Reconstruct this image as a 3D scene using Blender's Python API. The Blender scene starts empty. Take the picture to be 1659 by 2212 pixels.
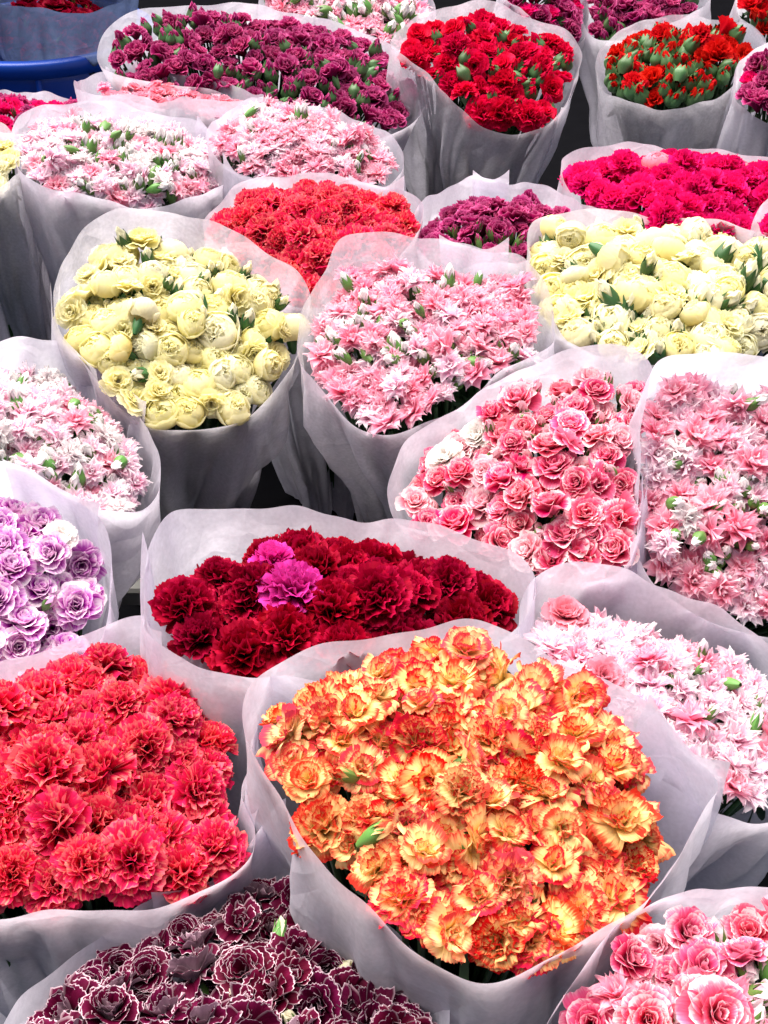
import bpy, math, random
import numpy as np
from mathutils import Matrix, Vector

# ------------------------------------------------------------------ camera
S = bpy.context.scene
COL = S.collection
CAMZ, PITCH, FPX = 1.12, math.radians(39.0), 2400.0      # focal length in units of a 1659 px wide frame
cam = bpy.data.objects.new('camera', bpy.data.cameras.new('camera'))
COL.objects.link(cam)
cam.location = (0, 0, CAMZ)
cam.rotation_euler = (math.pi / 2 - PITCH, 0, 0)
cam.data.sensor_fit = 'HORIZONTAL'
cam.data.sensor_width = 36
cam.data.lens = 36 * FPX / 1659
cam.data.clip_start = 0.02
cam.data.clip_end = 200
S.camera = cam

# ------------------------------------------------------------------ light
SUN_EL, SUN_ROT = math.radians(67), math.radians(325)
w = bpy.data.worlds.new('World')
S.world = w
w.use_nodes = True
wn = w.node_tree
sky = wn.nodes.new('ShaderNodeTexSky')
sky.sky_type = 'NISHITA'
sky.sun_disc = False
sky.sun_elevation = SUN_EL
sky.sun_rotation = SUN_ROT
sky.air_density = 1.0
sky.dust_density = 4.0
wn.links.new(sky.outputs[0], wn.nodes['Background'].inputs[0])
wn.nodes['Background'].inputs[1].default_value = 0.05
sun = bpy.data.objects.new('sun', bpy.data.lights.new('sun', 'SUN'))
COL.objects.link(sun)
sun.data.energy = 4.8
sun.data.angle = math.radians(80)
sun.data.color = (1.0, 0.94, 0.86)
sd = Vector((math.sin(SUN_ROT) * math.cos(SUN_EL), math.cos(SUN_ROT) * math.cos(SUN_EL), math.sin(SUN_EL)))
sun.rotation_euler = sd.to_track_quat('Z', 'Y').to_euler()
S.view_settings.view_transform = 'Standard'
S.view_settings.look = 'None'
S.view_settings.exposure = 1.28
S.view_settings.gamma = 1
S.view_settings.use_curve_mapping = False
S.render.engine = 'CYCLES'
S.cycles.max_bounces = 8
S.cycles.transparent_max_bounces = 12
S.cycles.use_denoising = True

# ------------------------------------------------------------------ projection helpers (photo measured at 1659 x 2212)
CP = np.array([0, 0, CAMZ])
FW = np.array([0, math.cos(PITCH), -math.sin(PITCH)])
UP = np.array([0, math.sin(PITCH), math.cos(PITCH)])
RT = np.array([1.0, 0, 0])


def ray(x, y):
    return FW * FPX + RT * (x - 829.5) - UP * (y - 1106)


def hit(x, y, p0, n):
    d = ray(x, y)
    return CP + d * (np.dot(p0 - CP, n) / np.dot(d, n))


def at_z(x, y, z):
    return hit(x, y, np.array([0, 0, z]), np.array([0, 0, 1.0]))


# ------------------------------------------------------------------ materials
def new_mat(name):
    m = bpy.data.materials.new(name)
    m.use_nodes = True
    nt = m.node_tree
    nt.nodes.clear()
    return m, nt


def N(nt, typ, **kw):
    n = nt.nodes.new(typ)
    for k, v in kw.items():
        setattr(n, k, v)
    return n


def math_node(nt, op, a, b=None, c=None, clamp=False):
    n = N(nt, 'ShaderNodeMath', operation=op, use_clamp=clamp)
    for i, v in enumerate((a, b, c)):
        if v is None:
            continue
        if isinstance(v, (int, float)):
            n.inputs[i].default_value = v
        else:
            nt.links.new(v, n.inputs[i])
    return n.outputs[0]


def mix_col(nt, f, a, b, mode='MIX'):
    n = N(nt, 'ShaderNodeMix', data_type='RGBA', blend_type=mode)
    for i, v in ((0, f), (6, a), (7, b)):
        if isinstance(v, (int, float)):
            n.inputs[i].default_value = v
        elif isinstance(v, tuple):
            n.inputs[i].default_value = (*v, 1)
        else:
            nt.links.new(v, n.inputs[i])
    return n.outputs[2]


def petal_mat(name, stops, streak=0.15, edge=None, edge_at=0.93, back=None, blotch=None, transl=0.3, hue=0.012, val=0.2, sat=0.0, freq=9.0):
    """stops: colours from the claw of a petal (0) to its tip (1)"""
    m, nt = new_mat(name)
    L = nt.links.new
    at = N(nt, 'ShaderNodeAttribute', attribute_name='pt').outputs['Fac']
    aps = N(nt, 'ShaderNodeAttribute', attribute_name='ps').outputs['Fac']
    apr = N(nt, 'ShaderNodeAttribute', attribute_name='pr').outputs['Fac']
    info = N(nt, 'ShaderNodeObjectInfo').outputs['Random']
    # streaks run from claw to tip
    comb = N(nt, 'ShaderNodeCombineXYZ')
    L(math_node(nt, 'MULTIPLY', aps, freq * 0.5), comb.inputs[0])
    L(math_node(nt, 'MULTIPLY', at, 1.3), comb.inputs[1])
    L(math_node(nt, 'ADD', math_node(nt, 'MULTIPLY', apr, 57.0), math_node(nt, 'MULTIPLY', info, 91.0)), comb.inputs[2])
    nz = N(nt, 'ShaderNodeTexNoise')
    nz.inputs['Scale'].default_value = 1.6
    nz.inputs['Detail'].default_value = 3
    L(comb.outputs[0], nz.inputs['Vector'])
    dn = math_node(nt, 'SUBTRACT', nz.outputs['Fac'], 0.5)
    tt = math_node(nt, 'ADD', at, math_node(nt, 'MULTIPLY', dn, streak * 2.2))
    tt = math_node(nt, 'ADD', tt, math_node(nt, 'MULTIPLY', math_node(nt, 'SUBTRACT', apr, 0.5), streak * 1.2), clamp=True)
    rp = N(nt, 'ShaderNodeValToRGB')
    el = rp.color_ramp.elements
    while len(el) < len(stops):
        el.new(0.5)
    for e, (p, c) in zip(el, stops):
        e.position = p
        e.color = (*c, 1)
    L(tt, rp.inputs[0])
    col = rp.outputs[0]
    if blotch:
        n2 = N(nt, 'ShaderNodeTexNoise')
        n2.inputs['Scale'].default_value = 1.1
        n2.inputs['Detail'].default_value = 2
        L(comb.outputs[0], n2.inputs['Vector'])
        f = math_node(nt, 'MULTIPLY', math_node(nt, 'SUBTRACT', n2.outputs['Fac'], blotch[1]), 7.0, clamp=True)
        col = mix_col(nt, f, col, blotch[0])
    if back:
        g = N(nt, 'ShaderNodeNewGeometry').outputs['Backfacing']
        col = mix_col(nt, math_node(nt, 'MULTIPLY', g, 0.75), col, back)
    if edge:
        e = math_node(nt, 'ADD', at, math_node(nt, 'MULTIPLY', dn, 0.10))
        ab = math_node(nt, 'ABSOLUTE', aps)
        side = math_node(nt, 'MULTIPLY', math_node(nt, 'SUBTRACT', ab, 0.90), 9.0, clamp=True)
        ef = math_node(nt, 'MULTIPLY', math_node(nt, 'SUBTRACT', e, edge_at), 1.0 / max(0.015, (1 - edge_at) * 0.6), clamp=True)
        ef = math_node(nt, 'MAXIMUM', ef, math_node(nt, 'MULTIPLY', side, math_node(nt, 'MULTIPLY', at, math_node(nt, 'MULTIPLY', at, 0.8))))
        col = mix_col(nt, ef, col, edge)
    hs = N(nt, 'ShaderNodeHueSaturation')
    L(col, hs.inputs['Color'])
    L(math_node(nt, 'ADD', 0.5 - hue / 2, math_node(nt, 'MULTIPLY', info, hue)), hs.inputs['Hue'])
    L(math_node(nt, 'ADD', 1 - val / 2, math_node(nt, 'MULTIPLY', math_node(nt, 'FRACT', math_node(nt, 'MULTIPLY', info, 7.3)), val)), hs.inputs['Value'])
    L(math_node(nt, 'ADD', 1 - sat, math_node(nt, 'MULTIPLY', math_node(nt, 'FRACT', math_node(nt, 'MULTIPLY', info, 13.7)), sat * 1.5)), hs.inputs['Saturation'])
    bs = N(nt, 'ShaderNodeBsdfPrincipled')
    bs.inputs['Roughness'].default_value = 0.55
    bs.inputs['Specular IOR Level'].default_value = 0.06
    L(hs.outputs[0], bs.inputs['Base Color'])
    bp = N(nt, 'ShaderNodeBump')
    bp.inputs['Strength'].default_value = 0.35
    bp.inputs['Distance'].default_value = 0.002
    L(nz.outputs['Fac'], bp.inputs['Height'])
    L(bp.outputs[0], bs.inputs['Normal'])
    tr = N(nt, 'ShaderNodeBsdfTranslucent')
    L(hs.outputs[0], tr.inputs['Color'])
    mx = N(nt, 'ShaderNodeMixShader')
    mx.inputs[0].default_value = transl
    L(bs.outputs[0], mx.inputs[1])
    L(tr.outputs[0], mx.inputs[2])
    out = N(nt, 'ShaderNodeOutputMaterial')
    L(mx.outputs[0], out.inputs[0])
    return m


def green_mat(name, c0, c1, rough=0.45, scale=60):
    m, nt = new_mat(name)
    L = nt.links.new
    tc = N(nt, 'ShaderNodeTexCoord')
    nz = N(nt, 'ShaderNodeTexNoise')
    nz.inputs['Scale'].default_value = scale
    nz.inputs['Detail'].default_value = 3
    L(tc.outputs['Object'], nz.inputs['Vector'])
    info = N(nt, 'ShaderNodeObjectInfo').outputs['Random']
    col = mix_col(nt, nz.outputs['Fac'], c0, c1)
    hs = N(nt, 'ShaderNodeHueSaturation')
    L(col, hs.inputs['Color'])
    L(math_node(nt, 'ADD', 0.485, math_node(nt, 'MULTIPLY', info, 0.03)), hs.inputs['Hue'])
    L(math_node(nt, 'ADD', 0.8, math_node(nt, 'MULTIPLY', info, 0.45)), hs.inputs['Value'])
    bs = N(nt, 'ShaderNodeBsdfPrincipled')
    bs.inputs['Roughness'].default_value = rough
    bs.inputs['Specular IOR Level'].default_value = 0.35
    L(hs.outputs[0], bs.inputs['Base Color'])
    out = N(nt, 'ShaderNodeOutputMaterial')
    L(bs.outputs[0], out.inputs[0])
    return m


def sleeve_mat(name='nonwoven_paper', t0=0.08, t1=0.24, tint=None):
    m, nt = new_mat(name)
    L = nt.links.new
    uv = N(nt, 'ShaderNodeUVMap', uv_map='UVMap').outputs[0]
    tc = N(nt, 'ShaderNodeTexCoord').outputs['Object']
    info = N(nt, 'ShaderNodeObjectInfo').outputs['Random']
    # embossed dots of the nonwoven cloth
    mp = N(nt, 'ShaderNodeMapping')
    mp.inputs['Scale'].default_value = (900, 900, 900)
    mp.inputs['Rotation'].default_value = (0, 0, 0.785)
    L(uv, mp.inputs[0])
    vo = N(nt, 'ShaderNodeTexVoronoi')
    vo.inputs['Scale'].default_value = 1
    vo.inputs['Randomness'].default_value = 0.35
    L(mp.outputs[0], vo.inputs['Vector'])
    fib = N(nt, 'ShaderNodeTexNoise')
    fib.inputs['Scale'].default_value = 260
    fib.inputs['Detail'].default_value = 4
    L(tc, fib.inputs['Vector'])
    cl = N(nt, 'ShaderNodeTexNoise')
    cl.inputs['Scale'].default_value = 14
    cl.inputs['Detail'].default_value = 3
    L(tc, cl.inputs['Vector'])
    col = mix_col(nt, cl.outputs['Fac'], (0.74, 0.71, 0.82), (0.83, 0.80, 0.89))
    col = mix_col(nt, math_node(nt, 'MULTIPLY', fib.outputs['Fac'], 0.25), col, (0.62, 0.60, 0.70))
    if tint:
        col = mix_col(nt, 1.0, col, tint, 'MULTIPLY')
    df = N(nt, 'ShaderNodeBsdfDiffuse')
    L(col, df.inputs[0])
    tr = N(nt, 'ShaderNodeBsdfTranslucent')
    L(col, tr.inputs[0])
    bp = N(nt, 'ShaderNodeBump')
    bp.inputs['Strength'].default_value = 0.25
    bp.inputs['Distance'].default_value = 0.0006
    h = math_node(nt, 'ADD', math_node(nt, 'MULTIPLY', vo.outputs['Distance'], 0.6), fib.outputs['Fac'])
    L(h, bp.inputs['Height'])
    # crumpled, creased handling marks
    cr = N(nt, 'ShaderNodeTexVoronoi', feature='DISTANCE_TO_EDGE')
    cr.inputs['Scale'].default_value = 17
    wr = N(nt, 'ShaderNodeTexNoise')
    wr.inputs['Scale'].default_value = 9
    wr.inputs['Detail'].default_value = 2
    L(tc, wr.inputs['Vector'])
    L(mix_col(nt, 0.12, tc, wr.outputs['Color']), cr.inputs['Vector'])
    b2 = N(nt, 'ShaderNodeBump')
    b2.inputs['Strength'].default_value = 0.55
    b2.inputs['Distance'].default_value = 0.012
    hh = math_node(nt, 'ADD', math_node(nt, 'MULTIPLY', cr.outputs['Distance'], 0.8), math_node(nt, 'MULTIPLY', cl.outputs['Fac'], 0.9))
    L(hh, b2.inputs['Height'])
    L(bp.outputs[0], b2.inputs['Normal'])
    L(b2.outputs[0], df.inputs['Normal'])
    L(b2.outputs[0], tr.inputs['Normal'])
    mx = N(nt, 'ShaderNodeMixShader')
    mx.inputs[0].default_value = 0.58
    L(df.outputs[0], mx.inputs[1])
    L(tr.outputs[0], mx.inputs[2])
    tp = N(nt, 'ShaderNodeBsdfTransparent')
    mt = N(nt, 'ShaderNodeMixShader')
    tf = math_node(nt, 'ADD', t0, math_node(nt, 'MULTIPLY', fib.outputs['Fac'], t1))
    L(tf, mt.inputs[0])
    L(mx.outputs[0], mt.inputs[1])
    L(tp.outputs[0], mt.inputs[2])
    out = N(nt, 'ShaderNodeOutputMaterial')
    L(mt.outputs[0], out.inputs[0])
    return m


def plain_mat(name, c, rough=0.5, spec=0.4, var=0.25, scale=20):
    m, nt = new_mat(name)
    L = nt.links.new
    tc = N(nt, 'ShaderNodeTexCoord')
    nz = N(nt, 'ShaderNodeTexNoise')
    nz.inputs['Scale'].default_value = scale
    nz.inputs['Detail'].default_value = 5
    L(tc.outputs['Object'], nz.inputs['Vector'])
    col = mix_col(nt, nz.outputs['Fac'], tuple(x * (1 - var) for x in c), tuple(min(1, x * (1 + var)) for x in c))
    bs = N(nt, 'ShaderNodeBsdfPrincipled')
    bs.inputs['Roughness'].default_value = rough
    bs.inputs['Specular IOR Level'].default_value = spec
    L(col, bs.inputs['Base Color'])
    out = N(nt, 'ShaderNodeOutputMaterial')
    L(bs.outputs[0], out.inputs[0])
    return m


M_SLEEVE = sleeve_mat()
M_SHADED = sleeve_mat('shade_tinted_sleeve', 0.05, 0.16, (0.09, 0.13, 0.22))  # sleeve in the tub: its shade is painted in as a dark blue tint
M_THIN = sleeve_mat('thin_nonwoven_paper', 0.25, 0.32)
M_GREEN = green_mat('calyx_green', (0.055, 0.15, 0.025), (0.13, 0.26, 0.06))
M_DGREEN = green_mat('calyx_dark_green', (0.02, 0.075, 0.02), (0.05, 0.13, 0.04))
M_BGREEN = green_mat('calyx_blue_green', (0.035, 0.10, 0.03), (0.085, 0.17, 0.06))
M_LEAF = green_mat('leaf_green', (0.012, 0.04, 0.012), (0.03, 0.08, 0.022), scale=30)

PM = {
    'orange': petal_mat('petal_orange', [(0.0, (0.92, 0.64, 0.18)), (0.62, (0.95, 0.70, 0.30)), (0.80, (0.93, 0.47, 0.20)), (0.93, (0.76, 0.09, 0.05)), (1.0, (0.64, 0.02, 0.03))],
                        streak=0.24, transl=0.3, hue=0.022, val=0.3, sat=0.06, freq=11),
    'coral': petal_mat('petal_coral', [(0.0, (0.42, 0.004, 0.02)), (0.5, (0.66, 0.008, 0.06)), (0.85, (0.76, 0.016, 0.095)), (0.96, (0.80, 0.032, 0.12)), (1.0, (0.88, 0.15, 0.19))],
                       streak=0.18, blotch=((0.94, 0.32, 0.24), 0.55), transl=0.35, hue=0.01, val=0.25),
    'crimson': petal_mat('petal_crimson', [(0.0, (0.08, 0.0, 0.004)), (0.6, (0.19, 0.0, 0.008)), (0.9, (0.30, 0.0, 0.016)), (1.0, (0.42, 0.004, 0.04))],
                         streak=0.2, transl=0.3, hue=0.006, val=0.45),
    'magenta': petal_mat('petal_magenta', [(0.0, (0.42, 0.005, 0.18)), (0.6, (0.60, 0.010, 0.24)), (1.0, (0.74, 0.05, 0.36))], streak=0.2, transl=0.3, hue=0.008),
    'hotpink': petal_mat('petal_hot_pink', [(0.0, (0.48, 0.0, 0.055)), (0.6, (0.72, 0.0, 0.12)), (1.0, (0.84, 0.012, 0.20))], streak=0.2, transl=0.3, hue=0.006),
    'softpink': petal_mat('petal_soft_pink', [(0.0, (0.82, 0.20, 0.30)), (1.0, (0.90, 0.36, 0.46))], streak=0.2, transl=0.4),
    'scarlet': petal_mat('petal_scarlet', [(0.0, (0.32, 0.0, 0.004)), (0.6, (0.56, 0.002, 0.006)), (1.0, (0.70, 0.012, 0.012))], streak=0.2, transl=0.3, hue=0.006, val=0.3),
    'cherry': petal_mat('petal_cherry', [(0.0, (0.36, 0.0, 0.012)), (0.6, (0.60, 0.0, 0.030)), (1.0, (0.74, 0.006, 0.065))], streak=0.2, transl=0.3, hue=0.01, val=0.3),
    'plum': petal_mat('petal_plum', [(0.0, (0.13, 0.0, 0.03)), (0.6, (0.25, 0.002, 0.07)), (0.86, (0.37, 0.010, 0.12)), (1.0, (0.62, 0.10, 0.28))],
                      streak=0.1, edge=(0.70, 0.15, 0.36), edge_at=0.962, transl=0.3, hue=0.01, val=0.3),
    'starpink': petal_mat('petal_star_pink', [(0.0, (0.94, 0.50, 0.60)), (0.3, (0.95, 0.30, 0.46)), (0.7, (0.96, 0.46, 0.60)), (1.0, (0.96, 0.72, 0.80))],
                          streak=0.26, transl=0.52, hue=0.012, val=0.05, sat=0.2),
    'starpale': petal_mat('petal_star_pale', [(0.0, (0.95, 0.40, 0.56)), (0.35, (0.95, 0.56, 0.70)), (0.65, (0.96, 0.74, 0.84)), (1.0, (0.96, 0.89, 0.92))],
                          streak=0.40, transl=0.52, hue=0.015, val=0.05, sat=0.2),
    'starwhite': petal_mat('petal_star_white', [(0.0, (0.92, 0.66, 0.72)), (0.4, (0.95, 0.84, 0.86)), (1.0, (0.96, 0.94, 0.93))], streak=0.3, transl=0.5, sat=0.2),
    'rose': petal_mat('petal_rose', [(0.0, (0.54, 0.006, 0.07)), (0.62, (0.74, 0.025, 0.14)), (0.82, (0.83, 0.10, 0.25)), (0.94, (0.90, 0.34, 0.45)), (1.0, (0.95, 0.72, 0.74))],
                      streak=0.2, back=(0.88, 0.24, 0.36), transl=0.4, hue=0.02, val=0.2, sat=0.1),
    'rosepale': petal_mat('petal_rose_pale', [(0.0, (0.78, 0.08, 0.19)), (0.5, (0.85, 0.20, 0.32)), (0.85, (0.91, 0.48, 0.56)), (1.0, (0.94, 0.80, 0.80))],
                          streak=0.2, back=(0.90, 0.50, 0.58), transl=0.4, hue=0.02, val=0.12, sat=0.2),
    'lilac': petal_mat('petal_lilac', [(0.0, (0.34, 0.002, 0.36)), (0.66, (0.48, 0.03, 0.46)), (0.80, (0.70, 0.26, 0.66)), (0.92, (0.88, 0.58, 0.82)), (1.0, (0.93, 0.82, 0.88))],
                       streak=0.26, back=(0.86, 0.54, 0.76), transl=0.35, hue=0.02, val=0.12, sat=0.1),
    'maroon': petal_mat('petal_maroon', [(0.0, (0.035, 0.0, 0.007)), (0.8, (0.065, 0.001, 0.015)), (1.0, (0.10, 0.003, 0.03))],
                        streak=0.08, edge=(0.60, 0.44, 0.50), edge_at=0.96, back=(0.34, 0.21, 0.27), transl=0.1, hue=0.02, val=0.3),
    'yellow': petal_mat('petal_yellow', [(0.0, (0.95, 0.82, 0.34)), (0.5, (0.95, 0.88, 0.46)), (1.0, (0.96, 0.91, 0.58))], streak=0.25, transl=0.5, hue=0.01, val=0.05, sat=0.25),
    'cream': petal_mat('petal_cream', [(0.0, (0.95, 0.88, 0.54)), (0.5, (0.96, 0.91, 0.64)), (1.0, (0.96, 0.93, 0.74))], streak=0.2, transl=0.5),
    'white': petal_mat('petal_white', [(0.0, (0.88, 0.62, 0.30)), (0.4, (0.93, 0.84, 0.78)), (1.0, (0.94, 0.90, 0.88))], streak=0.15, transl=0.4),
}


# ------------------------------------------------------------------ flower meshes (unit diameter, base at origin, facing +Z)
class Geo:
    def __init__(self):
        self.v, self.f, self.t, self.s, self.r, self.n = [], [], [], [], [], 0

    def grid(self, P, t, s, rnd):
        a, b = P.shape[:2]
        self.v.append(P.reshape(-1, 3))
        self.t.append(t.reshape(-1))
        self.s.append(s.reshape(-1))
        self.r.append(np.full(a * b, rnd))
        idx = np.arange(a * b).reshape(a, b) + self.n
        q = np.stack([idx[:-1, :-1], idx[1:, :-1], idx[1:, 1:], idx[:-1, 1:]], -1).reshape(-1, 4)
        self.f.append(q)
        self.n += a * b

    def mesh(self, name):
        v = np.concatenate(self.v)
        f = np.concatenate(self.f)
        me = bpy.data.meshes.new(name)
        me.vertices.add(len(v))
        me.vertices.foreach_set('co', v.astype('f').ravel())
        me.loops.add(f.size)
        me.loops.foreach_set('vertex_index', f.astype('i').ravel())
        me.polygons.add(len(f))
        me.polygons.foreach_set('loop_start', np.arange(0, f.size, 4, dtype='i'))
        me.polygons.foreach_set('loop_total', np.full(len(f), 4, dtype='i'))
        me.polygons.foreach_set('use_smooth', np.ones(len(f), dtype=bool))
        for nm, arr in (('pt', self.t), ('ps', self.s), ('pr', self.r)):
            a = me.attributes.new(nm, 'FLOAT', 'POINT')
            a.data.foreach_set('value', np.concatenate(arr).astype('f'))
        me.update()
        me.validate()
        return me


def petal(g, rg, L, W, th0, th1, phi, r0=0.02, z0=0.0, nu=8, nv=6, shape='fan', cup=0.3, ruf=0.05, freq=2.0, teeth=0.0, rnd_tip=0.25, roll=0.0, curl=1.0):
    t = np.linspace(0, 1, nv + 1)
    s = np.linspace(-1, 1, nu + 1)
    T, Sx = np.meshgrid(t, s, indexing='ij')
    if shape == 'fan':
        prof = 0.16 + 0.84 * np.clip(T, 0, 1) ** 0.85
        prof = prof * np.sqrt(np.clip(1 - (np.clip(T - 0.78, 0, 1) / 0.42) ** 2, 0.05, 1))
    elif shape == 'round':
        prof = (0.25 + 0.75 * np.sin(np.clip(T * 1.25, 0, 1) * math.pi / 2)) * np.sqrt(np.clip(1 - (np.clip(T - 0.62, 0, 1) / 0.40) ** 2, 0.02, 1))
    else:   # pointed
        prof = (0.22 + 0.78 * np.sin(np.clip(T / 0.55, 0, 1) * math.pi / 2)) * np.clip(1 - np.clip((T - 0.5) / 0.5, 0, 1) ** 1.6, 0.02, 1)
    te = T * (1 - rnd_tip * np.abs(Sx) ** 2.2)
    if teeth:
        zig = np.where(np.arange(nu + 1) % 2 == 0, 1.0, -1.0)[None, :] * rg.uniform(0.5, 1.4, nu + 1)[None, :]
        te = te + teeth * zig * T ** 4
    dl = 1.0 / 40
    k = np.linspace(0, 1.3, 53)
    ang = th0 + (th1 - th0) * np.clip(k, 0, 1.3) ** curl
    rr = np.concatenate([[0], np.cumsum(np.sin(ang[:-1])) * (k[1] - k[0])])
    zz = np.concatenate([[0], np.cumsum(np.cos(ang[:-1])) * (k[1] - k[0])])
    R = r0 + L * np.interp(te, k, rr)
    Z = z0 + L * np.interp(te, k, zz)
    A = np.interp(te, k, ang)
    ph = rg.uniform(0, 6.28)
    ph2 = rg.uniform(0, 6.28)
    off = cup * W * Sx ** 2 * (0.35 + 0.65 * T) + ruf * T ** 1.6 * (np.sin(freq * math.pi * Sx + ph) + 0.5 * np.sin(freq * 2.1 * math.pi * Sx + ph2))
    off += 0.4 * ruf * np.sin(T * 5 + ph2) * T
    X = Sx * W * prof + roll * W * T * 0.5
    R = R - off * np.cos(A)
    Z = Z + off * np.sin(A)
    c, sn = math.cos(phi), math.sin(phi)
    P = np.stack([R * c - X * sn, R * sn + X * c, Z], -1)
    g.grid(P, T, np.broadcast_to(Sx, T.shape), rg.uniform(0, 1))


def rad(d):
    return d * math.pi / 180


def head_carnation(rg, dense=1.0, teeth=0.022, openness=1.0):
    g = Geo()
    for n, th, L, W, z in ((9, 98, 0.46, 0.25, 0.12), (10, 80, 0.46, 0.23, 0.13), (10, 62, 0.44, 0.21, 0.14), (9, 45, 0.43, 0.19, 0.15), (8, 28, 0.42, 0.17, 0.15), (5, 12, 0.40, 0.14, 0.15)):
        n = int(n * dense)
        o = rg.uniform(0, 6.28)
        for i in range(n):
            a = rad(th * openness + rg.normal(0, 7))
            petal(g, rg, L * rg.uniform(0.88, 1.08), W * rg.uniform(0.85, 1.2), a * 0.75, a * 1.12 + rg.normal(0, 0.15), o + i * 6.283 / n + rg.normal(0, 0.2), r0=0.02, z0=z + rg.normal(0, 0.015),
                  nu=11, nv=6, shape='fan', cup=rg.uniform(-0.5, 0.7), ruf=rg.uniform(0.03, 0.06), freq=rg.uniform(1.1, 1.9), teeth=teeth, rnd_tip=0.12, roll=rg.normal(0, 0.3))
    return g.mesh('carnation')


def head_soft(rg, inner=9, ruf=0.02, teeth=0.02, openness=1.0, rings=None, shape='fan'):
    """open spray carnation: broad smooth petals in loose whorls round a rolled heart"""
    g = Geo()
    rings = rings or ((5, 86, 0.47, 0.27, 0.08), (5, 70, 0.44, 0.25, 0.11), (6, 50, 0.40, 0.22, 0.13), (6, 32, 0.37, 0.18, 0.14), (inner - 4, 16, 0.33, 0.13, 0.15))
    for n, th, L, W, z in rings:
        o = rg.uniform(0, 6.28)
        for i in range(n):
            a = rad(th * openness + rg.normal(0, 6))
            petal(g, rg, L * rg.uniform(0.9, 1.08), W * rg.uniform(0.88, 1.12), a * 0.35, a * 1.25, o + i * 6.283 / n + rg.normal(0, 0.12), r0=0.03, z0=z,
                  nu=9, nv=7, shape=shape, cup=rg.uniform(0.15, 0.55), ruf=ruf * rg.uniform(0.6, 1.4), freq=rg.uniform(1.2, 2.2), teeth=teeth, rnd_tip=0.2, roll=rg.normal(0, 0.15))
    return g.mesh('spray_carnation')


def head_ball(rg):
    """half-open pale carnation: broad petals folded over one another into a loose globe"""
    g = Geo()
    layers = ((4, 0.43, 62, 0.95), (5, 0.40, 44, 0.85), (5, 0.365, 28, 0.80), (4, 0.335, 12, 0.8))
    sx, sy, sz = rg.uniform(0.9, 1.1), rg.uniform(0.9, 1.1), rg.uniform(0.72, 0.9)
    for li, (n, rho, tip, om) in enumerate(layers):
        o = rg.uniform(0, 6.28)
        for i in range(n):
            nu, nv = 11, 9
            T, Sx = np.meshgrid(np.linspace(0, 1, nv + 1), np.linspace(-1, 1, nu + 1), indexing='ij')
            tp = rad(tip + rg.normal(0, 7))
            th = rad(135) + (tp - rad(135)) * T
            e1, e2 = rg.uniform(0, 6.28, 2)
            th = th + T ** 2 * (0.34 * np.abs(Sx) ** 2.4 + 0.05 * np.sin(4 * Sx + e1) + 0.03 * np.sin(9 * Sx + e2))
            om_ = om * rg.uniform(0.85, 1.15)
            ph = o + i * 6.283 / n + rg.normal(0, 0.12) + Sx * om_ * (0.35 + 0.65 * np.sin(np.clip(T * 1.5, 0, 1) * 1.57))
            lift = rg.uniform(0.0, 0.07) if li < 3 else rg.uniform(0, 0.03)
            r = rho * rg.uniform(0.96, 1.04) + lift * T ** 3 + 0.018 * (i % 2) + 0.012 * np.sin(3 * Sx + e2) * T + 0.014 * np.abs(Sx) ** 3
            P = np.stack([r * np.sin(th) * np.cos(ph) * sx, r * np.sin(th) * np.sin(ph) * sy, 0.36 + r * np.cos(th) * sz], -1)
            g.grid(P, T, Sx, rg.uniform(0, 1))
    for n, th, L, W, z in ((5, 40, 0.36, 0.2, 0.32), (5, 22, 0.36, 0.17, 0.33), (4, 8, 0.34, 0.13, 0.34)):     # crumpled heart
        o = rg.uniform(0, 6.28)
        for i in range(n):
            a = rad(th + rg.normal(0, 8))
            petal(g, rg, L * rg.uniform(0.85, 1.1), W, a * 0.5, a * 1.3, o + i * 6.283 / n + rg.normal(0, 0.2), r0=0.02, z0=z, nu=10, nv=5, shape='fan', cup=rg.uniform(0, 0.6),
                  ruf=0.03, freq=1.7, teeth=0.02, rnd_tip=0.15, roll=rg.normal(0, 0.2))
    return g.mesh('globe_carnation')


def head_open(rg):
    """untidy open spray carnation: few broad petals, some folded up, some hanging"""
    g = Geo()
    for n, th, L, W, z, j in ((5, 98, 0.50, 0.33, 0.10, 14), (5, 74, 0.47, 0.30, 0.12, 15), (4, 50, 0.42, 0.26, 0.13, 15), (4, 28, 0.36, 0.20, 0.14, 12), (2, 10, 0.30, 0.14, 0.14, 8)):
        o = rg.uniform(0, 6.28)
        for i in range(n):
            a = rad(th + rg.normal(0, j))
            petal(g, rg, L * rg.uniform(0.8, 1.12), W * rg.uniform(0.8, 1.15), a * 0.4, a * rg.uniform(1.05, 1.4), o + i * 6.283 / n + rg.normal(0, 0.25), r0=0.03, z0=z + rg.normal(0, 0.015),
                  nu=14, nv=7, shape='fan', cup=rg.uniform(-0.25, 0.6), ruf=rg.uniform(0.015, 0.045), freq=rg.uniform(1.2, 2.4), teeth=0.022, rnd_tip=0.16, roll=rg.normal(0, 0.3))
    return g.mesh('open_carnation')


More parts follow.
